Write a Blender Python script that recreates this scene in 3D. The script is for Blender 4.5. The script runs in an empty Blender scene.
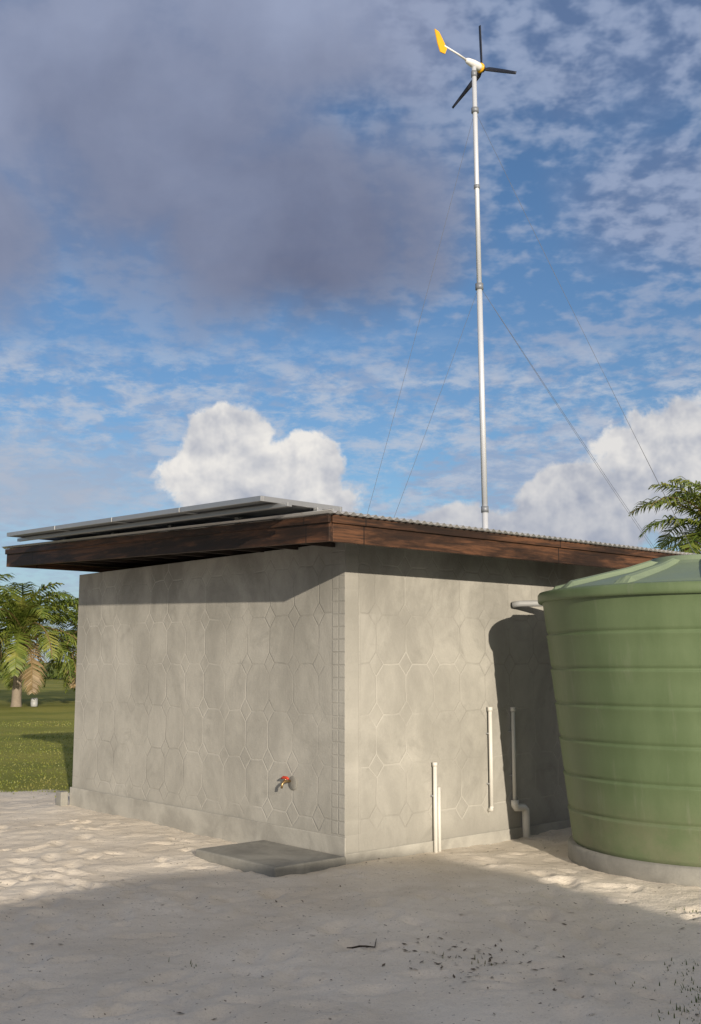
import bpy, math, random
from mathutils import Vector, Matrix, noise
R=math.radians
random.seed(7)
scene=bpy.context.scene
COL=scene.collection

# ---------------------------------------------------------------- node helper
class G:
    def __init__(s,nt): s.nt=nt
    def node(s,t,**kw):
        n=s.nt.nodes.new(t)
        for k,v in kw.items(): setattr(n,k,v)
        return n
    def put(s,sock,v):
        if v is None: return
        if isinstance(v,bpy.types.NodeSocket): s.nt.links.new(v,sock)
        else:
            if isinstance(v,tuple) and len(v)==3 and sock.type=='RGBA': v=(*v,1)
            sock.default_value=v
    def m(s,op,a,b=None,c=None,clamp=False):
        n=s.node('ShaderNodeMath',operation=op,use_clamp=clamp)
        for i,v in enumerate((a,b,c)): s.put(n.inputs[i],v)
        return n.outputs[0]
    def vm(s,op,a,b=None,out=0):
        n=s.node('ShaderNodeVectorMath',operation=op)
        s.put(n.inputs[0],a); s.put(n.inputs[1],b)
        return n.outputs[out]
    def noise(s,vec,scale,detail=4,rough=.5,dist=0):
        n=s.node('ShaderNodeTexNoise')
        s.put(n.inputs['Vector'],vec); n.inputs['Scale'].default_value=scale
        n.inputs['Detail'].default_value=detail; n.inputs['Roughness'].default_value=rough
        n.inputs['Distortion'].default_value=dist
        return n.outputs[0]
    def mix(s,f,a,b,mode='MIX'):
        n=s.node('ShaderNodeMix',data_type='RGBA',blend_type=mode)
        s.put(n.inputs[0],f); s.put(n.inputs[6],a); s.put(n.inputs[7],b)
        return n.outputs[2]
    def ss(s,v,lo,hi,a=0.,b=1.):
        n=s.node('ShaderNodeMapRange',interpolation_type='SMOOTHSTEP')
        s.put(n.inputs[0],v); n.inputs[1].default_value=lo; n.inputs[2].default_value=hi
        n.inputs[3].default_value=a; n.inputs[4].default_value=b
        return n.outputs[0]
    def xyz(s,x,y,z):
        n=s.node('ShaderNodeCombineXYZ')
        for i,v in enumerate((x,y,z)): s.put(n.inputs[i],v)
        return n.outputs[0]
    def sep(s,v):
        n=s.node('ShaderNodeSeparateXYZ'); s.put(n.inputs[0],v); return n.outputs
    def bump(s,h,strength,dist,nrm=None):
        n=s.node('ShaderNodeBump'); n.inputs['Strength'].default_value=strength
        n.inputs['Distance'].default_value=dist; s.put(n.inputs['Height'],h)
        if nrm is not None: s.put(n.inputs['Normal'],nrm)
        return n.outputs[0]

def newmat(name,rough=.8,metal=0.,spec=.5):
    m=bpy.data.materials.new(name); m.use_nodes=True
    g=G(m.node_tree); b=m.node_tree.nodes['Principled BSDF']
    b.inputs['Roughness'].default_value=rough; b.inputs['Metallic'].default_value=metal
    b.inputs['Specular IOR Level'].default_value=spec
    return m,g,b
def obj_co(g): return g.node('ShaderNodeTexCoord').outputs['Object']
def simple(name,col,rough=.7,metal=0.,var=.2,scale=8.,bump=.0,spec=.5):
    m,g,b=newmat(name,rough,metal,spec); co=obj_co(g)
    n=g.noise(co,scale,5,.6)
    c=g.mix(n,tuple(x*(1-var) for x in col),tuple(min(1,x*(1+var)) for x in col))
    g.put(b.inputs['Base Color'],c)
    if bump: g.put(b.inputs['Normal'],g.bump(g.noise(co,scale*6,4),bump,.01))
    return m

# ---------------------------------------------------------------- mesh helpers
def mesh_obj(name,verts,faces,mats,parent=None,smooth=False,fm=None):
    me=bpy.data.meshes.new(name); me.from_pydata([tuple(v) for v in verts],[],faces); me.update()
    if not isinstance(mats,(list,tuple)): mats=[mats]
    for m in mats: me.materials.append(m)
    if fm:
        for p,i in zip(me.polygons,fm): p.material_index=i
    if smooth:
        for p in me.polygons: p.use_smooth=True
    o=bpy.data.objects.new(name,me); COL.objects.link(o)
    if parent: o.parent=parent
    return o
def empty(name,loc=(0,0,0),rz=0.):
    e=bpy.data.objects.new(name,None); COL.objects.link(e); e.location=loc; e.rotation_euler=(0,0,rz)
    e.empty_display_size=.2
    return e
def box(name,x0,x1,y0,y1,z0,z1,mat,parent=None,bevel=0.,zt=None):
    v=[(x,y,z) for z in (z0,z1) for y in (y0,y1) for x in (x0,x1)]
    if zt: v=[(x,y,z+zt(x,y)) for x,y,z in v]
    f=[(0,2,3,1),(4,5,7,6),(0,1,5,4),(2,6,7,3),(0,4,6,2),(1,3,7,5)]
    o=mesh_obj(name,v,f,mat,parent)
    if bevel:
        b=o.modifiers.new('b','BEVEL'); b.width=bevel; b.segments=2
    return o
def tube_geo(pts,rad,seg=10,V=None,F=None,cap=True):
    V=[] if V is None else V; F=[] if F is None else F
    pts=[Vector(p) for p in pts]; n=len(pts)
    if not isinstance(rad,(list,tuple)): rad=[rad]*n
    base=len(V); up=None
    for i,p in enumerate(pts):
        d=(pts[min(i+1,n-1)]-pts[max(i-1,0)]).normalized()
        if up is None:
            up=Vector((0,0,1)) if abs(d.z)<.9 else Vector((1,0,0))
        a=d.cross(up).normalized(); b2=a.cross(d).normalized(); up=b2
        for k in range(seg):
            t=2*math.pi*k/seg; V.append(p+(a*math.cos(t)+b2*math.sin(t))*rad[i])
    for i in range(n-1):
        for k in range(seg):
            k2=(k+1)%seg
            F.append((base+i*seg+k,base+i*seg+k2,base+(i+1)*seg+k2,base+(i+1)*seg+k))
    if cap:
        F.append(tuple(base+k for k in range(seg))[::-1]); F.append(tuple(base+(n-1)*seg+k for k in range(seg)))
    return V,F
def tube(name,pts,rad,mat,parent=None,seg=12):
    V,F=tube_geo(pts,rad,seg); return mesh_obj(name,V,F,mat,parent,smooth=True)
def lathe(name,prof,mat,parent=None,seg=96,smooth=True,caps=True):
    V=[];F=[]
    for r,z in prof:
        for k in range(seg):
            t=2*math.pi*k/seg; V.append((r*math.cos(t),r*math.sin(t),z))
    for i in range(len(prof)-1):
        for k in range(seg):
            k2=(k+1)%seg; F.append((i*seg+k,i*seg+k2,(i+1)*seg+k2,(i+1)*seg+k))
    if caps:
        F.append(tuple(range(seg))[::-1]); F.append(tuple((len(prof)-1)*seg+k for k in range(seg)))
    return mesh_obj(name,V,F,mat,parent,smooth)

# ---------------------------------------------------------------- camera
cam=bpy.data.cameras.new('camera'); co_=bpy.data.objects.new('camera',cam); COL.objects.link(co_)
co_.location=(0,0,1.6); co_.rotation_euler=(R(97.9),0,0)
cam.sensor_fit='VERTICAL'; cam.sensor_height=36; cam.lens=37.97; cam.clip_end=6000; cam.clip_start=.05
scene.camera=co_

# ---------------------------------------------------------------- sun + sky
AZ=R(164.5); EL=R(13)
sd=Vector((math.sin(AZ)*math.cos(EL),math.cos(AZ)*math.cos(EL),math.sin(EL)))
L=bpy.data.lights.new('sun','SUN'); L.energy=5.0; L.angle=R(.5); L.color=(1,.875,.715)
lo=bpy.data.objects.new('sun',L); COL.objects.link(lo); lo.rotation_euler=sd.to_track_quat('Z','Y').to_euler()

w=bpy.data.worlds.new('World'); scene.world=w; w.use_nodes=True
g=G(w.node_tree); bg=w.node_tree.nodes['Background']
sky=g.node('ShaderNodeTexSky',sky_type='NISHITA'); sky.sun_disc=False
sky.sun_elevation=EL; sky.sun_rotation=AZ; sky.air_density=1.0; sky.dust_density=.4; sky.ozone_density=2.0
D=g.node('ShaderNodeTexCoord').outputs['Generated']
x,y,z=g.sep(D)
az=g.m('MULTIPLY',g.m('ARCTAN2',x,y),57.2958)
el=g.m('MULTIPLY',g.m('ARCSINE',z),57.2958)
def blob(a0,e0,ra,re):
    u=g.m('DIVIDE',g.m('SUBTRACT',az,a0),ra); v=g.m('DIVIDE',g.m('SUBTRACT',el,e0),re)
    return g.m('SUBTRACT',1.,g.m('SQRT',g.m('ADD',g.m('MULTIPLY',u,u),g.m('MULTIPLY',v,v))))
def union(l):
    r=l[0]
    for k in l[1:]: r=g.m('MAXIMUM',r,k)
    return r
def cen(n,k): return g.m('MULTIPLY',g.m('SUBTRACT',n,.5),k)
base=g.mix(1.,sky.outputs[0],(.80,.98,1.20),'MULTIPLY')
n_mid=g.noise(D,5.5,6,.53,.2)
n_big=g.noise(D,2.6,3,.5,.2)
zz=g.m('ADD',g.m('MAXIMUM',z,.0),.22)
pl=g.xyz(g.m('DIVIDE',x,zz),g.m('DIVIDE',y,zz),0.)
cells=g.noise(pl,24.,3,.55,.1)
big=g.noise(pl,2.3,4,.6,.2)
alto=g.ss(g.m('ADD',g.m('ADD',g.m('MULTIPLY',cells,.95),cen(big,1.3)),cen(n_mid,.6)),.34,.66)
alto=g.m('MULTIPLY',alto,g.ss(az,-8.,9.,.5,.78))
c=g.mix(alto,base,(3.5,4.3,6.0))
wn=g.noise(g.xyz(g.m('MULTIPLY',az,.12),g.m('MULTIPLY',el,.30),2.),3.0,6,.66,.15)
wband=g.m('MULTIPLY',g.ss(el,3.,9.),g.ss(el,14.,18.,1.,0.))
c=g.mix(g.m('MULTIPLY',g.m('MULTIPLY',g.ss(wn,.42,.66),wband),.8),c,(5.4,6.0,7.1))
c=g.mix(g.ss(el,0.,10.,.6,0.),c,(4.6,5.5,6.8))
# large grey stratocumulus mass
dm=union([blob(-13,28,17.5,11.),blob(-3.5,23.3,13,7.6),blob(-22,22,10,6.5),blob(-4,33,13,7.5)])
dmask=g.m('MULTIPLY',g.ss(g.m('ADD',dm,cen(n_mid,1.5)),.0,.60),.94)
shade=g.m('ADD',g.m('ADD',g.ss(el,17.,30.,.14,.48),cen(n_big,1.5)),g.m('ADD',cen(n_mid,1.3),g.ss(az,-8.,-20.,0.,.12)),clamp=True)
c=g.mix(dmask,c,g.mix(shade,(1.60,1.80,2.75),(3.8,4.35,6.0)))
tm=g.m('ADD',union([blob(13,31,13,6),blob(17,23,8,4)]),cen(n_mid,2.6))
c=g.mix(g.m('MULTIPLY',g.ss(tm,.0,.8),.58),c,g.mix(g.ss(cells,.35,.65),(1.6,2.2,3.8),(3.5,4.2,6.0)))
# cumulus
cn=g.noise(D,16.,7,.60,.15)
cn_l=g.noise(D,19.,4,.55,.1)
cn_o=g.noise(g.vm('ADD',D,(.006,0.,.012)),19.,4,.55,.1)
cl=g.m('ADD',g.m('MULTIPLY',g.m('SUBTRACT',cn_l,cn_o),2.4),.76)
cl=g.m('ADD',cl,cen(cn,.45))
cu=union([blob(-6.6,11.3,2.5,2.6),blob(-4.6,8.8,5.2,3.0),blob(-2.2,10.1,2.2,2.1),blob(18.0,9.6,5.2,4.2),blob(12.5,7.8,4.2,2.6),blob(7,6.3,6.5,1.9),blob(27,9,8,5),blob(-27,8,8,4)])
cmask=g.ss(g.m('ADD',cu,cen(cn,1.3)),.0,.16)
lit=g.m('MULTIPLY',cl,g.ss(el,5.,11.,.50,1.),clamp=True)
lit=g.m('SUBTRACT',lit,g.ss(az,2.,12.,0.,.15),clamp=True)
lm=g.m('ADD',blob(-15,8.5,7.5,4.2),cen(n_mid,1.6))
c=g.mix(g.m('MULTIPLY',g.ss(lm,.0,.9),.75),c,(4.4,4.9,6.0))
c=g.mix(cmask,c,g.mix(lit,(3.2,3.7,4.9),(9.4,9.1,8.7)))
# unseen warm cloud layer added to the sunward sky to lift fill light
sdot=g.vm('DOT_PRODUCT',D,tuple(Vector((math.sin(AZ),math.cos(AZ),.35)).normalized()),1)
fill_glow=g.ss(sdot,-.10,.9)
c=g.mix(g.m('MULTIPLY',fill_glow,g.ss(n_big,.35,.6,.40,.85)),c,(9.2,8.2,7.1))
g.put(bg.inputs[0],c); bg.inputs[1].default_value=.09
w.name='sky'

# ---------------------------------------------------------------- materials
def wall_mat(name,ax):
    m,g,b=newmat(name,.88,spec=.25); co=obj_co(g); s=g.sep(co)
    u=s[ax]; v=s[2]
    wob=g.m('MULTIPLY',g.m('SUBTRACT',g.noise(co,2.6,2),.5),.05)
    u2=g.m('ADD',u,wob); v2=g.m('ADD',v,wob)
    def cell(t,size,o): return g.m('ABSOLUTE',g.m('SUBTRACT',g.m('FRACT',g.m('DIVIDE',g.m('ADD',t,o),size)),.5))
    cw,ch=.345,.42
    a=cell(u2,cw,.0); bb=cell(v2,ch,.10)
    e1=g.m('SUBTRACT',.5,a); e2=g.m('SUBTRACT',.5,bb)
    dsum=g.m('ADD',a,bb)
    diag=g.m('MULTIPLY',g.m('ABSOLUTE',g.m('SUBTRACT',dsum,.76)),.71)
    inside=g.m('LESS_THAN',dsum,.76)
    outs=g.m('SUBTRACT',1.,inside)
    dd=g.m('MINIMUM',g.m('MINIMUM',g.m('ADD',e1,outs),g.m('ADD',e2,outs)),diag)
    octl=g.ss(dd,.008,.026,1.,0.)
    bu=cell(u,.085,0.); bv=cell(v,.105,0.)
    bl=g.m('MAXIMUM',g.ss(g.m('SUBTRACT',.5,bu),.04,.10,1.,0.),g.ss(g.m('SUBTRACT',.5,bv),.03,.08,1.,0.))
    inb=g.m('LESS_THAN',u,.175)
    ln=g.m('ADD',g.m('MULTIPLY',bl,g.m('MULTIPLY',inb,1. if ax==1 else .45)),g.m('MULTIPLY',octl,g.m('SUBTRACT',1.,inb)))
    pn=g.noise(co,1.6,6,.7); fade=g.ss(pn,.38,.60,.18,.95)
    ln=g.m('MULTIPLY',ln,g.m('MAXIMUM',fade,g.m('MULTIPLY',inb,.9)))
    ln=g.m('MULTIPLY',ln,g.m('GREATER_THAN',v,.21))
    stain=g.noise(g.xyz(u,g.m('MULTIPLY',v,.6),0.),1.5,7,.66,.4)
    fine=g.noise(co,55.,4,.7)
    c=g.mix(g.ss(stain,.30,.70),(.315,.306,.275),(.475,.462,.415))
    c=g.mix(g.m('MULTIPLY',fine,.38),c,(.235,.23,.205))
    blot=g.ss(g.noise(co,3.2,7,.68,.6),.52,.72)
    c=g.mix(g.m('MULTIPLY',blot,.48),c,(.235,.23,.205))
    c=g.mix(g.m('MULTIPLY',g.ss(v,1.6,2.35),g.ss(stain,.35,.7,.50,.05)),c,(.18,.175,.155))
    cc=g.node('ShaderNodeTexWhiteNoise',noise_dimensions='2D')
    g.put(cc.inputs[0],g.xyz(g.m('FLOOR',g.m('DIVIDE',u2,cw)),g.m('FLOOR',g.m('DIVIDE',g.m('ADD',v2,.10),ch)),0.))
    c=g.mix(g.m('MULTIPLY',g.m('MULTIPLY',cc.outputs[0],fade),.10),c,(.60,.585,.54))
    hi=g.ss(g.noise(co,.8,2,.5),.42,.58)
    lc=g.mix(hi,(.20,.195,.172),(.58,.565,.51))
    c=g.mix(g.m('MULTIPLY',ln,.34),c,lc)
    c=g.mix(g.m('MULTIPLY',g.ss(v,.0,.30,1.,0.),g.ss(stain,.4,.7,.2,.6)),c,(.16,.155,.138))
    g.put(b.inputs['Base Color'],c)
    h=g.m('ADD',g.m('MULTIPLY',ln,-.62),g.m('ADD',g.m('MULTIPLY',g.noise(co,5.,6,.62),1.0),g.m('MULTIPLY',fine,.40)))
    g.put(b.inputs['Normal'],g.bump(h,.5,.010))
    return m
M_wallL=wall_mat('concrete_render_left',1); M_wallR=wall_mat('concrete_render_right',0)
def conc(name,c0,c1):
    m,g,b=newmat(name,.9,spec=.2); co=obj_co(g)
    n=g.noise(co,2.2,7,.65,.4); f=g.noise(co,60,3,.7)
    c=g.mix(g.ss(n,.3,.7),c0,c1); c=g.mix(g.m('MULTIPLY',f,.3),c,tuple(k*.5 for k in c0))
    g.put(b.inputs['Base Color'],c); g.put(b.inputs['Normal'],g.bump(g.m('ADD',n,g.m('MULTIPLY',f,.4)),.5,.01))
    return m
M_conc=conc('concrete_plinth',(.31,.30,.27),(.48,.468,.42))
M_conc2=conc('concrete_dark',(.20,.197,.18),(.34,.333,.30))
def wood(name,ax,c0,c1):
    m,g,b=newmat(name,.6,spec=.35); co=obj_co(g); s=g.sep(co)
    k=[11.,11.,11.]; k[ax]=.6
    v=g.xyz(*[g.m('MULTIPLY',s[i],k[i]) for i in range(3)])
    n=g.noise(v,3.,7,.72,.6); n2=g.noise(g.xyz(*[g.m('MULTIPLY',s[i],4.) if i!=ax else g.m('MULTIPLY',s[i],.8) for i in range(3)]),1.3,5,.65)
    c=g.mix(g.ss(n,.36,.64),c0,c1); c=g.mix(g.m('MULTIPLY',g.ss(n2,.40,.60),.85),c,tuple(q*.3 for q in c0))
    j=g.m('FRACT',g.m('DIVIDE',g.m('ADD',s[ax],.35),2.4)); jl=g.m('LESS_THAN',j,.004)
    c=g.mix(jl,c,(.004,.003,.002))
    g.put(b.inputs['Base Color'],c); g.put(b.inputs['Normal'],g.bump(n,.5,.006)); return m
M_woodX=wood('stained_wood_x',0,(.036,.018,.010),(.135,.060,.028))
M_woodY=wood('stained_wood_y',1,(.034,.017,.010),(.125,.055,.027))
M_woodD=simple('dark_rafter_wood',(.030,.020,.014),.8)
def metalroof():
    m,g,b=newmat('galvanised_sheet',.42,.75); co=obj_co(g)
    n=g.noise(co,1.5,6,.6); c=g.mix(n,(.42,.42,.42),(.66,.66,.65))
    c=g.mix(g.ss(g.noise(co,7,5,.7),.60,.75,0.,.6),c,(.22,.14,.09))
    g.put(b.inputs['Base Color'],c); return m
M_roof=metalroof()
M_alu=simple('aluminium_frame',(.36,.37,.38),.45,.7,.1)
M_pv=simple('solar_cell_glass',(.015,.02,.045),.12,0,.2)
M_pvback=simple('panel_backsheet',(.13,.14,.15),.55,0,.15)
M_pvc=simple('white_pvc',(.68,.67,.62),.4,0,.08,14)
M_pvcg=simple('grey_pvc',(.34,.35,.35),.45,0,.12,14)
M_galv=simple('mast_galvanised',(.58,.61,.66),.45,.25,.07,3)
M_wire=simple('steel_wire',(.10,.11,.13),.6,.0,.1)
M_collar=simple('mast_collar_metal',(.22,.24,.27),.5,.3,.1)
M_white=simple('white_paint',(.78,.78,.77),.35,0,.05)
M_yel=simple('yellow_paint',(.80,.42,.015),.35,0,.08)
M_blade=simple('dark_blade',(.018,.020,.028),.3,0,.2)
M_red=simple('red_plastic',(.50,.045,.015),.4,0,.1)
M_brass=simple('brass',(.40,.28,.14),.4,.9,.1)

# ---------------------------------------------------------------- ground (one sheet)
def grassmask(px,py):
    return py-(13.7-.05*px)+ .35*noise.noise(Vector((px*.9,py*.9,0)))
def axis(lo,hi,step,far,gr=1.22):
    a=[lo+i*step for i in range(int(round((hi-lo)/step))+1)]
    s=step; p=a[0]; left=[]
    while p>-far: s*=gr; p-=s; left.append(p)
    s=step; p=a[-1]; right=[]
    while p<far: s*=gr; p+=s; right.append(p)
    return left[::-1]+a+right
XS=axis(-5,5,.033,3000); YS=axis(3.6,13.2,.033,3000)
dents=[]
for i in range(360): dents.append((random.uniform(-4.8,4.6),random.uniform(3.6,11.5),random.uniform(0,math.pi),random.uniform(.6,1.25)))
for (ax_,ay_,bx_,by_) in [(-4.8,7.2,2.2,8.2),(-3.5,9.6,2.5,4.6),(-1.5,4.2,-2.6,10.5),(1.0,4.2,1.6,8.8),(-4.5,8.7,-.6,8.0),(-2.5,5.,2.4,6.4),(-1.,4.6,.6,8.2)]:
    n_=int(math.hypot(bx_-ax_,by_-ay_)/.33); th=math.atan2(by_-ay_,bx_-ax_)
    for i in range(n_):
        f=i/n_; sg=.10*(1 if i%2 else -1)
        dents.append((ax_+(bx_-ax_)*f-math.sin(th)*sg+random.uniform(-.03,.03),ay_+(by_-ay_)*f+math.cos(th)*sg,th+random.uniform(-.2,.2),1.15))
from collections import defaultdict
cellD=defaultdict(list)
for d in dents:
    for i in (-1,0,1):
        for j in (-1,0,1): cellD[(int(d[0]//.4)+i,int(d[1]//.4)+j)].append(d)
def gz(px,py):
    if not(-40<px<40 and -15<py<60): return 0.
    z=.030*noise.noise(Vector((px*.55,py*.55,3)))
    if -8<px<8 and 2<py<16:
        z+=.018*noise.noise(Vector((px*2.1,py*2.1,1)))+.010*noise.noise(Vector((px*5,py*5,7)))+.006*noise.noise(Vector((px*12,py*12,9)))
        for dx,dy,t,k in cellD.get((int(px//.4),int(py//.4)),()):
            a=(px-dx)*math.cos(t)+(py-dy)*math.sin(t); b=-(px-dx)*math.sin(t)+(py-dy)*math.cos(t)
            q=(a/(.13*k))**2+(b/(.058*k))**2
            if q<5: z+=-.022*math.exp(-q*1.4)+.009*math.exp(-(math.sqrt(q)-1.35)**2*6)
    return z-.012
V=[];F=[]
for yy in YS:
    for xx in XS: V.append((xx,yy,gz(xx,yy)))
nx=len(XS)
for j in range(len(YS)-1):
    for i in range(nx-1): F.append((j*nx+i,j*nx+i+1,(j+1)*nx+i+1,(j+1)*nx+i))
m,g,b=newmat('sand_and_grass',.95,spec=.15); co=obj_co(g); s=g.sep(co)
edge=g.m('ADD',g.m('SUBTRACT',s[1],g.m('SUBTRACT',13.6,g.m('MULTIPLY',s[0],.05))),g.m('MULTIPLY',g.m('SUBTRACT',g.noise(co,1.1,6,.65),.5),2.2))
gm=g.ss(edge,-.15,.35)
sn=g.noise(co,1.1,6,.6); sf=g.noise(co,90,3,.7); sm=g.noise(co,9,5,.65)
sc=g.mix(g.ss(sn,.3,.7),(.67,.60,.50),(.80,.73,.625))
sc=g.mix(g.m('MULTIPLY',g.ss(sf,.50,.72),.30),sc,(.36,.31,.25))
sc=g.mix(g.m('MULTIPLY',g.ss(sm,.56,.72),.24),sc,(.44,.385,.31))
speck=g.ss(g.noise(co,38,2,.5),.68,.72); sc=g.mix(g.m('MULTIPLY',speck,.75),sc,(.10,.08,.06))
gn=g.noise(co,.35,5,.6); gf=g.noise(co,26,4,.75)
gc=g.mix(g.ss(gn,.35,.65),(.18,.20,.035),(.29,.28,.06)); gc=g.mix(g.m('MULTIPLY',g.ss(gf,.42,.66),.40),gc,(.09,.10,.024))
gc=g.mix(g.m('MULTIPLY',g.ss(g.noise(co,3,5,.7),.56,.72),.5),gc,(.34,.29,.12))
g.put(b.inputs['Base Color'],g.mix(gm,sc,gc))
h=g.m('ADD',g.m('MULTIPLY',sm,.85),g.m('ADD',g.m('MULTIPLY',g.noise(co,30,5,.7),.60),g.m('MULTIPLY',sf,.14)))
near=g.ss(s[1],9.,30.,1.,.0)
h=g.m('MULTIPLY',h,near)
g.put(b.inputs['Normal'],g.bump(h,.65,.022))
ground=mesh_obj('ground',V,F,m,smooth=True)

# ---------------------------------------------------------------- building
PHI=math.atan2(.659,.752)
B=empty('concrete_utility_building',(-.044,8.98,0),PHI)
WX,WY=6.0,4.71; OL,OR,OB=.70,.62,.43
sl=lambda x,y:(y+OR)*.0321
T=.15
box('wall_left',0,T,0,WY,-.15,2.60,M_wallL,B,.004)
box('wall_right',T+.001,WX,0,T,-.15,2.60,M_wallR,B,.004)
box('wall_far_end',WX-T,WX,T+.001,WY,-.15,2.60,M_conc,B)
box('wall_rear',T+.001,WX-T-.001,WY-T,WY,-.15,2.60,M_conc,B)
box('plinth_left',-.018,-.001,-.020,WY+.02,-.15,.20,M_conc,B,.006)
box('plinth_right',.0,WX+.02,-.016,-.001,-.15,.07,M_conc,B,.006)
x0,x1=-OL,WX+.6; y0,y1=-OR,WY+OB
FB,FT=2.497,2.694
box('fascia_left',x0,x0+.04,y0,y1,FB,FT,M_woodY,B,.004,sl)
box('fascia_right',x0+.041,x1,y0+.001,y0+.041,FB,FT,M_woodX,B,.004,sl)
box('fascia_right_cap',x0+.02,x1,y0-.022,y0,FT-.055,FT+.004,M_woodX,B,.003,sl)
box('fascia_left_cap',x0-.022,x0,y0-.022,y1,FT-.055,FT+.004,M_woodY,B,.003,sl)
box('fascia_end',x1-.04,x1,y0+.042,y1-.042,FB,FT,M_woodY,B,.004,sl)
box('fascia_rear',x0+.041,x1,y1-.04,y1,FB,FT,M_woodX,B,.004,sl)
for i in range(11):
    yy=y0+.25+i*.5
    box('rafter_%d'%i,x0+.045,x1-.045,yy,yy+.045,FB+.04,FT-.03,M_woodD,B,0,sl)
for i in range(9):
    xx=x0+.4+i*.8
    box('purlin_%d'%i,xx,xx+.06,y0+.045,y1-.045,FT-.028,FT+.006,M_woodD,B,0,sl)
V=[];F=[]; pit=.076; n=int((x1-x0+.08)/pit*8); ys=[y0-.07,y0+1.5,y0+3.4,y1+.06]
for yy in ys:
    for i in range(n+1):
        xx=x0-.04+i*pit/8; V.append((xx,yy,FT+.024+sl(xx,yy)+.011*math.cos(2*math.pi*i/8)))
for j in range(len(ys)-1):
    for i in range(n): F.append((j*(n+1)+i,j*(n+1)+i+1,(j+1)*(n+1)+i+1,(j+1)*(n+1)+i))
ro=mesh_obj('corrugated_roof',V,F,M_roof,B,True); q=ro.modifiers.new('s','SOLIDIFY'); q.thickness=.0025
# tap
lathe_o=lathe('tap_plate',[(.001,0),(.055,0),(.060,.004),(.055,.008),(.001,.009)],M_conc2,B,32)
lathe_o.rotation_euler=(0,R(-90),0); lathe_o.location=(0.0,.68,.57)
V,F=tube_geo([(0,.711,.585),(-.05,.711,.585),(-.075,.711,.583),(-.095,.711,.565),(-.10,.711,.53)],[.011,.011,.014,.011,.010],12)
tube_geo([(-.06,.711,.59),(-.06,.711,.615)],[.011,.008],10,V,F)
mesh_obj('tap_body',V,F,M_brass,B,True)
V,F=tube_geo([(-.062,.665,.610),(-.062,.69,.618),(-.062,.735,.618),(-.062,.765,.608)],[.009,.013,.013,.008],10)
mesh_obj('tap_handle',V,F,M_red,B,True)
def pipe(nm,pts,r=.021,mt=None): return tube(nm,pts,r,mt or M_pvc,B,14)
pipe('pipe_low',[(1.0,-.040,-.1),(1.0,-.040,.725)],.018); pipe('pipe_low_b',[(1.045,-.040,-.1),(1.045,-.040,.52)],.016)
pipe('pipe_low_cap',[(1.0,-.040,.70),(1.0,-.040,.735)],.023)
pipe('pipe_mid',[(1.73,-.040,.28),(1.73,-.040,1.18)],.018); pipe('pipe_mid_cap',[(1.73,-.040,1.15),(1.73,-.040,1.19)],.024)
pipe('pipe_mid_end',[(1.73,-.040,.30),(1.73,-.040,.275),(1.73,0.0,.262)],.020)
pipe('pipe_tall',[(2.05,-.040,.30),(2.05,-.040,1.17)],.018); pipe('pipe_tall_cap',[(2.05,-.040,1.14),(2.05,-.040,1.18)],.024)
pipe('pipe_elbow',[(2.04,-.05,.33),(2.04,-.05,.29),(2.06,-.05,.262),(2.12,-.05,.258),(2.16,-.05,.255),(2.19,-.05,.23),(2.195,-.05,.16),(2.195,-.05,-.1)],.036)
for k,(px,pz_) in enumerate([(1.0,.45),(1.73,.95),(1.73,.5),(2.05,.95),(2.05,.55)]):
    box('pipe_clip_%d'%k,px-.022,px+.022,-.030,-.0015,pz_-.006,pz_+.006,M_pvcg,B)
pipe('downpipe',[(2.10,-.02,2.14),(2.14,-.08,2.15),(2.55,-.45,2.16),(2.70,-.60,2.16)],.030,M_pvcg)

# solar array
S=empty('solar_panel_array',(-.044,8.98,0),PHI)
sx0,sx1=x0-.46,x0+.34
pz=lambda x,y: .0275*(y+OR)+(sx1-x)*.012
for i in range(4):
    a=-.38+i*1.125; bq=a+1.11
    zb=2.768
    box('backsheet_%d'%i,sx0+.02,sx1-.02,a+.02,bq-.02,zb+.012,zb+.020,M_pvback,S,0,pz)
    box('glass_%d'%i,sx0+.02,sx1-.02,a+.02,bq-.02,zb+.0215,zb+.036,M_pv,S,0,pz)
    box('frame_outer_%d'%i,sx0,sx0+.019,a,bq,zb,zb+.040,M_alu,S,.002,pz)
    box('frame_inner_%d'%i,sx1-.019,sx1,a,bq,zb,zb+.040,M_alu,S,.002,pz)
    box('frame_a_%d'%i,sx0+.0195,sx1-.0195,a,a+.019,zb,zb+.040,M_alu,S,.002,pz)
    box('frame_b_%d'%i,sx0+.0195,sx1-.0195,bq-.019,bq,zb,zb+.040,M_alu,S,.002,pz)
for i,xx in enumerate((sx0+.16,sx0+.60)):
    box('rail_%d'%i,xx,xx+.04,-.50,4.20,2.735,2.767,M_alu,S,.002,pz)
for i in range(5):
    yy=-.46+i*1.05
    box('clamp_%d'%i,x0+.02,x0+.07,yy,yy+.05,2.70,2.768,M_alu,S,.002,pz)
    box('end_bracket_%d'%i,sx1-.01,sx1+.16,yy,yy+.04,2.735,2.760,M_alu,S,.002,pz)

st=empty('concrete_step_slab',(-.044,8.98,0),PHI)
box('slab',-.74,-.03,-.05,1.05,-.08,.060,M_conc2,st,.012)
cb=empty('concrete_corner_block',(-.044,8.98,0),PHI)
box('block',-.12,-.03,WY+.02,WY+.16,-.05,.15,M_conc2,cb,.012)

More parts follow.
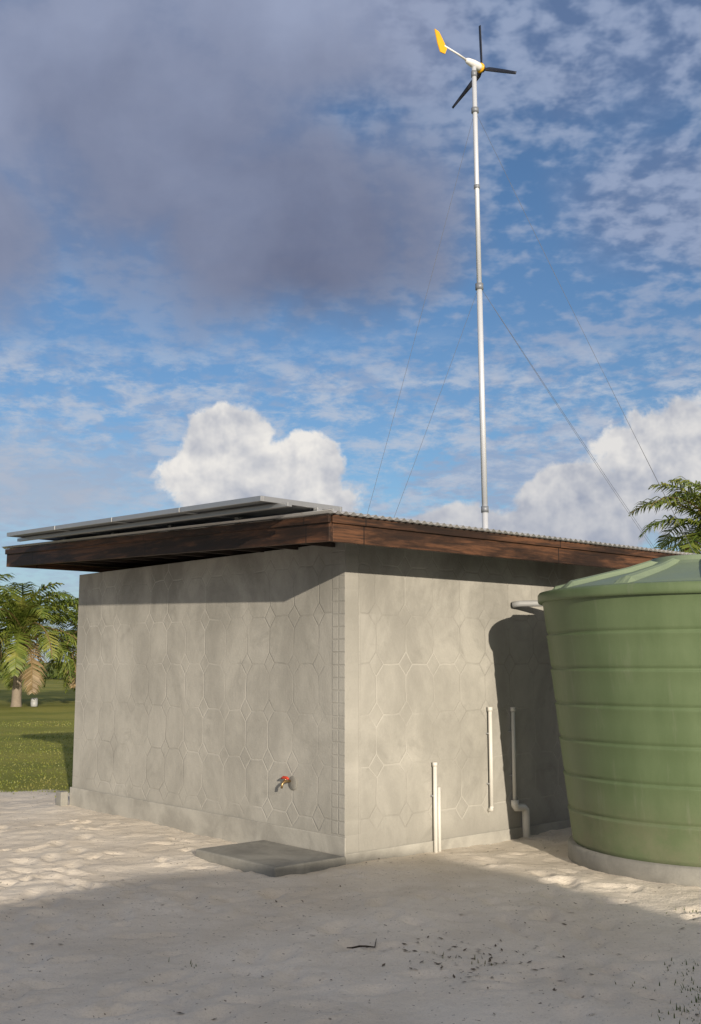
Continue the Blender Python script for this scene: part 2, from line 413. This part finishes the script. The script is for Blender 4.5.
# ---------------------------------------------------------------- water tank
TK=empty('green_water_tank',(3.0,9.18,0),0)
m,g,b=newmat('green_polyethylene',.45,spec=.4); co=obj_co(g); s=g.sep(co)
n=g.noise(g.xyz(s[0],s[1],g.m('MULTIPLY',s[2],.3)),2.4,6,.6); c=g.mix(g.ss(n,.3,.7),(.100,.145,.068),(.138,.190,.094))
c=g.mix(g.m('MULTIPLY',g.ss(s[2],.1,.75,1.,0.),g.ss(g.noise(co,4,6,.7),.35,.7,.12,.55)),c,(.22,.20,.14))
fs=g.noise(co,70,3,.6); c=g.mix(g.m('MULTIPLY',fs,.15),c,(.07,.09,.045))
st_=g.noise(g.xyz(g.m('MULTIPLY',s[0],9.),g.m('MULTIPLY',s[1],9.),g.m('MULTIPLY',s[2],.7)),1.5,4,.6)
c=g.mix(g.ss(st_,.55,.75,0.,.22),c,(.24,.25,.19))
# lid is a more faded, dusty green
c=g.mix(g.ss(s[2],2.17,2.21,0.,.45),c,(.26,.32,.24))
g.put(b.inputs['Base Color'],c); g.put(b.inputs['Roughness'],g.ss(n,.3,.7,.40,.58))
g.put(b.inputs['Normal'],g.bump(g.noise(co,5,3,.5),.12,.02)); M_tank=m
prof=[]; H0,H1=.12,2.12; NB=7
rb=lambda zq: 1.145+.20*((zq-H0)/(H1-H0))
for k in range(NB):
    za=H0+(H1-H0)*k/NB; zb=H0+(H1-H0)*(k+1)/NB
    for t,dr in ((0,-.007),(.025,-.007),(.05,.0),(.12,.003),(.5,.005),(.88,.006),(.925,.011),(.955,.009),(.975,-.006)):
        zq=za+(zb-za)*t; prof.append((rb(zq)+dr,zq))
prof.append((1.32,H1))
lathe('tank_body',prof,M_tank,TK,128)
lathe('tank_rim',[(1.30,2.095),(1.385,2.10),(1.392,2.12),(1.392,2.165),(1.378,2.185),(1.35,2.19)],M_tank,TK,128,caps=False)
V=[];F=[];seg=192;rs=[(1.365,2.188),(1.30,2.196),(1.24,2.215),(1.0,2.27),(.7,2.34),(.50,2.40),(.44,2.43),(.42,2.470),(.37,2.478),(.001,2.48)]
for r,zq in rs:
    for k in range(seg):
        t=2*math.pi*k/seg; ph=(k/seg*12)%1; rib=max(0,1-abs(ph-.5)/.11); rib=min(1,rib*1.8)
        V.append((r*math.cos(t),r*math.sin(t),zq+(.045*rib if .47<r<1.28 else 0)))
for i in range(len(rs)-1):
    for k in range(seg):
        k2=(k+1)%seg; F.append((i*seg+k,i*seg+k2,(i+1)*seg+k2,(i+1)*seg+k))
mesh_obj('tank_lid',V,F,M_tank,TK,False)
lathe('tank_base_ring',[(1.19,-.1),(1.19,.10),(1.175,.12),(.5,.1195)],M_conc2,TK,96)

# ---------------------------------------------------------------- wind turbine
WT=empty('wind_turbine',(2.165,17.0,0),0)
tx,ty=-.085,.0; HT=11.52
def mp(zq): k=zq/HT; return (tx*k,ty*k,zq)
tube('mast_lower',[mp(-.2),mp(4)],.050,M_galv,WT,20); tube('mast_mid',[mp(4),mp(7.7)],.046,M_galv,WT,20)
tube('mast_upper',[mp(7.7),mp(HT)],.040,M_galv,WT,20)
for i,(zq,r,hh) in enumerate([(4,.06,.05),(7.68,.066,.05),(9.4,.05,.03),(10.75,.062,.04),(HT-.12,.05,.05)]): tube('mast_collar_%d'%i,[mp(zq-hh),mp(zq+hh)],r,M_collar,WT,20)
ax=Vector((.73,.68,0)).normalized(); hx=Vector((.68,-.73,0)); up=Vector((0,0,1))
top=Vector(mp(HT+.06))
tube('nacelle',[top-ax*.20,top-ax*.15,top-ax*.02,top+ax*.10,top+ax*.15],[.030,.05,.068,.072,.06],M_white,WT,20)
tube('yellow_ring',[top+ax*.150,top+ax*.185],[.082,.082],M_yel,WT,24)
tube('hub',[top+ax*.185,top+ax*.24,top+ax*.275],[.065,.055,.015],M_blade,WT,20)
hub=top+ax*.215
for i,ang in enumerate((92,-28,212)):
    d=hx*math.cos(R(ang))+up*math.sin(R(ang)); t=d.cross(ax)
    V=[];F=[];N=10
    for k in range(N+1):
        f=k/N; r=.04+f*.77; ch=(.055 if f<.08 else .105-.055*f); tw=R(28*(1-f)+4)
        cdir=t*math.cos(tw)+ax*math.sin(tw); nd=d.cross(cdir).normalized()
        p=hub+d*r
        for a_,h_ in ((-.35,0),(-.1,.012),(.3,.008),(.65,0),(.3,-.006),(-.1,-.008)): V.append(p+cdir*ch*a_+nd*h_*(1.1-.5*f))
    for k in range(N):
        for j in range(6):
            j2=(j+1)%6; F.append((k*6+j,k*6+j2,(k+1)*6+j2,(k+1)*6+j))
    F.append(tuple(range(6))); F.append(tuple(N*6+j for j in range(6)))
    mesh_obj('blade_%d'%(i+1),V,F,M_blade,WT,True)
tube('tail_boom',[top-ax*.18,top-ax*.40+up*.02,top-ax*.74+up*.03],[.020,.016,.014],M_white,WT,12)
tp=top-ax*.70+up*.02
out=[(0.02,-.02),(-.03,-.13),(-.14,-.14),(-.20,-.02),(-.27,.21),(-.17,.20),(-.07,.09)]
V=[];
for sgn in (-1,1):
    for a_,h_ in out: V.append(tp+ax*a_+up*h_+hx*.008*sgn)
n=len(out);F=[tuple(range(n)),tuple(range(n,2*n))[::-1]]+[(i,(i+1)%n,n+(i+1)%n,n+i) for i in range(n)]
mesh_obj('tail_vane',V,F,M_yel,WT)
anch=[(-3.0,.3,0),(5.0,.5,0),(7.,6.,0)]
for i,a_ in enumerate(anch):
    for j,zq in enumerate((7.7,10.75)):
        p0=Vector(mp(zq)); p1=Vector(a_)
        pts=[p0.lerp(p1,k/8)-Vector((0,0,.12*math.sin(math.pi*k/8))) for k in range(9)]
        tube('guy_wire_%d_%d'%(i,j),pts,.003,M_wire,WT,5)

# ---------------------------------------------------------------- palms
def leafmat(name,c0,c1,c2):
    m,g,b=newmat(name,.5,spec=.4); geo=g.node('ShaderNodeNewGeometry'); co=obj_co(g)
    r=geo.outputs['Random Per Island']
    c=g.mix(r,c0,c1); c=g.mix(g.ss(g.noise(co,.9,4,.6),.5,.68,0.,.7),c,c2)
    g.put(b.inputs['Base Color'],c)
    tr=g.node('ShaderNodeBsdfTranslucent'); g.put(tr.inputs[0],c)
    mx=g.node('ShaderNodeMixShader'); mx.inputs[0].default_value=.2
    g.nt.links.new(b.outputs[0],mx.inputs[1]); g.nt.links.new(tr.outputs[0],mx.inputs[2])
    g.nt.links.new(mx.outputs[0],g.nt.nodes['Material Output'].inputs[0]); return m
M_frond=leafmat('palm_leaflets',(.07,.115,.016),(.20,.24,.045),(.30,.28,.07))
M_dead=leafmat('dead_fronds',(.20,.14,.06),(.32,.23,.12),(.15,.10,.05))
M_trunk=simple('palm_trunk_bark',(.24,.20,.155),.9,0,.35,9,.6)
M_bush=leafmat('bush_leaves',(.05,.085,.02),(.12,.16,.035),(.15,.16,.04))
def palm(loc,h,fl,nf,lean=(.3,0),seed=1,bend=1.):
    rnd=random.Random(seed); P=empty('coconut_palm',loc)
    pts=[];rad=[]
    for k in range(13):
        f=k/12; pts.append((lean[0]*f*f,lean[1]*f*f,-.2+(h+.2)*f)); rad.append((.19-.08*f)*(1+.05*(k%2))+(.08 if k==0 else 0))
    tube('trunk',pts,rad,M_trunk,P,12)
    c=Vector((lean[0],lean[1],h)); V=[];F=[];fm=[]
    for i in range(nf):
        f=i/nf; az=i*2.39996+rnd.uniform(-.2,.2); e0=R(84-108*f**.95+rnd.uniform(-8,8)); dead=f>.93
        ln=fl*rnd.uniform(.85,1.1)*(.8 if f<.12 else 1)
        dh=Vector((math.cos(az),math.sin(az),0)); side=Vector((-math.sin(az),math.cos(az),0))
        N=26; p=c.copy(); ang=e0; rp=[];rd_=[]
        for k in range(N+1):
            rp.append(p.copy()); d=dh*math.cos(ang)+Vector((0,0,math.sin(ang))); rd_.append(d)
            p=p+d*(ln/N); ang-=R(3.6*bend)*(.4+1.2*k/N)*rnd.uniform(.8,1.2)
            ang=max(ang,R(-80))
        b0=len(F); tube_geo(rp,[.036*(1-.8*k/N)+.006 for k in range(N+1)],4,V,F); fm+=[1 if (dead or i%3==0) else 0]*(len(F)-b0)
        for k in range(3,N*2+1):
            kk=k/2; i0=int(kk)
            if i0>=N: i0=N-1
            pp=rp[i0].lerp(rp[i0+1],kk-i0); d=rd_[i0]; nrm=side.cross(d).normalized()
            if nrm.z<0: nrm=-nrm
            t=kk/N; ll=ln*.25*(math.sin(math.pi*min(1,.12+t*.86))**.6)*rnd.uniform(.8,1.1)
            for sg in (-1,1):
                if rnd.random()<.06: continue
                ld=(side*sg*.9+d*.6-nrm*rnd.uniform(-.35,.30)).normalized()
                tip=pp+ld*ll*.6; tip2=tip+(ld*.8+Vector((0,0,-.6))).normalized()*ll*.5
                wv=d*.050
                q=len(V); V+= [pp-wv*.5,pp+wv*.5,tip+wv*.6,tip-wv*.6,tip2]
                F+= [(q,q+1,q+2,q+3),(q+3,q+2,q+4)]; fm+=[1 if dead else 0]*2
    mesh_obj('fronds',V,F,[M_frond,M_dead],P,False,fm)
    V=[];F=[]
    for k in range(7):
        a_=k*.9; cc=c+Vector((math.cos(a_)*.2,math.sin(a_)*.2,-.22-.08*(k%2)))
        tube_geo([cc+Vector((0,0,.1)),cc+Vector((0,0,.05)),cc,cc-Vector((0,0,.06)),cc-Vector((0,0,.1))],[.02,.07,.09,.07,.02],8,V,F)
    mesh_obj('coconuts',V,F,M_frond,P,True)
    return P
palm((-12.2,40,0),2.8,3.3,32,(.1,0),3,1.05)
palm((-11.0,45,0),2.6,3.1,30,(.3,0),5,1.05)
palm((-15.0,43,0),3.2,3.0,28,(-.3,0),8,1.0)
palm((12.6,36,0),5.9,3.4,32,(-.2,0),11,1.0)
palm((21,45,0),6.2,2.9,24,(.5,0),14)
palm((-24,60,0),6,3.,24,(.5,0),15)

# distant tree belt
rnd=random.Random(3); V=[];F=[]
for i in range(130):
    cx=-95+190*i/130+rnd.uniform(-1,1); cy=100+rnd.uniform(-4,4); rr=rnd.uniform(1.2,2.4); hh=rnd.uniform(.8,2.6)
    for k in range(160):
        u=rnd.uniform(0,6.28); vv=math.acos(rnd.uniform(-.2,1)); q=rnd.uniform(.6,1.05)
        p=Vector((cx+rr*q*math.sin(vv)*math.cos(u),cy+rr*q*math.sin(vv)*math.sin(u),max(.05,hh*q*math.cos(vv)+.3)))
        a_=Vector((rnd.gauss(0,1),rnd.gauss(0,1),rnd.gauss(0,1))).normalized(); b_=a_.orthogonal().normalized(); c_=a_.cross(b_); sz=rnd.uniform(.15,.34)
        n=len(V); V+=[p-b_*sz,p+c_*sz*.5,p+b_*sz,p-c_*sz*.5]; F.append((n,n+1,n+2,n+3))
mesh_obj('distant_trees',V,F,M_bush)

# grass blades
M_gr=leafmat('grass_blades',(.12,.16,.03),(.24,.25,.055),(.30,.27,.10))
V=[];F=[]
def blade(px,py,hh,wd=.006):
    a_=rnd.uniform(0,6.28); l_=rnd.uniform(.1,.7)*hh; s_=Vector((math.cos(a_),math.sin(a_),0)); t_=Vector((-s_.y,s_.x,0))
    zg=gz(px,py); p=Vector((px,py,zg-.005)); n=len(V)
    V.extend([p-t_*wd,p+t_*wd,p+s_*l_*.4+t_*wd*.7+Vector((0,0,hh*.6)),p+s_*l_*.4-t_*wd*.7+Vector((0,0,hh*.6)),p+s_*l_+Vector((0,0,hh))])
    F.extend([(n,n+1,n+2,n+3),(n+3,n+2,n+4)])
for i in range(26000):
    px=rnd.uniform(-12,-2.5); py=13.2+rnd.random()**1.6*17
    if grassmask(px,py)<.0: 
        if rnd.random()>.05: continue
    blade(px,py,rnd.uniform(.012,.032),.004+.0003*py)
mesh_obj('lawn_grass',V,F,M_gr)
V=[];F=[]
for (cx,cy,n_,sp) in [(1.78,5.65,90,.12),(1.66,5.3,80,.10),(1.80,6.05,40,.08),(1.55,5.05,50,.1),(1.45,5.75,10,.06),(.68,6.22,18,.07),(.45,6.35,8,.05),(-.9,6.1,6,.06),(2.2,7.3,12,.08)]:
    for k in range(n_): blade(rnd.gauss(cx,sp),rnd.gauss(cy,sp),rnd.uniform(.012,.035),.0035)
M_weed=leafmat('weed_leaves',(.05,.08,.02),(.11,.14,.04),(.14,.12,.05))
mesh_obj('weeds',V,F,M_weed)

sk=[(.0,6.42),(.03,6.46),(.07,6.45),(.11,6.50),(.16,6.49),(.17,6.55)]
tube('fallen_twig',[(a_-.02,b_,gz(a_,b_)+.012) for a_,b_ in sk],[.003,.005,.006,.005,.004,.002],M_woodD,None,6)
V=[];F=[]
for i in range(260):
    px,py=rnd.uniform(-3.2,2.6),rnd.uniform(4.4,10.5)
    if rnd.random()<.4: px,py=rnd.gauss(.65,.25),rnd.gauss(6.2,.35)
    a_=rnd.uniform(0,6.28); l_=rnd.uniform(.006,.024); zg=gz(px,py)+.006
    d=Vector((math.cos(a_),math.sin(a_),rnd.uniform(-.2,.3)))*l_; t=Vector((-math.sin(a_),math.cos(a_),rnd.uniform(-.3,.3)))*l_*.35; p=Vector((px,py,zg)); n=len(V)
    V+=[p-d,p+t,p+d,p-t]; F.append((n,n+1,n+2,n+3))
M_lit=simple('dry_leaf_litter',(.10,.075,.05),.8,0,.5,20)
mesh_obj('leaf_litter',V,F,M_lit)
dr=lathe('white_drum',[(.10,0),(.12,.02),(.125,.15),(.12,.16),(.125,.17),(.12,.29),(.11,.31),(.04,.315)],M_pvcg,None,32); dr.location=(-11.4,39.5,0)

# ---------------------------------------------------------------- neighbouring house behind the viewer (casts the foreground shade)
HS=empty('neighbouring_house',(0,0,0))
rp=[(-3.5,2.55),(1.40,3.22),(2.34,3.46),(4.95,3.70),(5.80,3.12),(6.9,2.37)]
V=[];F=[]
for yy in (-6,-13):
    for a_,h_ in rp: V.append((a_,yy,h_))
    for a_,h_ in rp: V.append((a_,yy,h_-.08))
n=len(rp)
for i in range(n-1):
    F+=[(i,i+1,2*n+i+1,2*n+i),(n+i,3*n+i,3*n+i+1,n+i+1),(i,n+i,n+i+1,i+1),(2*n+i,2*n+i+1,3*n+i+1,3*n+i)]
F+=[(0,2*n,3*n,n),(n-1,2*n-1,4*n-1,3*n-1)]
mesh_obj('roof',V,F,M_roof,HS)
wp=[(-3.1,-.2),(-3.1,2.50),(1.40,3.13),(2.34,3.37),(4.95,3.61),(5.80,3.03),(6.6,2.49),(6.6,-.2)]
V=[(a_,yy,h_) for yy in (-6.4,-12.6) for a_,h_ in wp]; n=len(wp)
F=[tuple(range(n))[::-1],tuple(range(n,2*n))]+[(i,(i+1)%n,n+(i+1)%n,n+i) for i in range(n)]
mesh_obj('walls',V,F,M_conc,HS)
box('door',1.,1.9,-6.399,-6.36,0,2.0,M_woodD,HS,.004); box('window',3.6,4.8,-6.399,-6.37,.95,1.95,M_pv,HS,.004)

scene.view_settings.view_transform='Standard'; scene.view_settings.look='None'; scene.view_settings.exposure=0
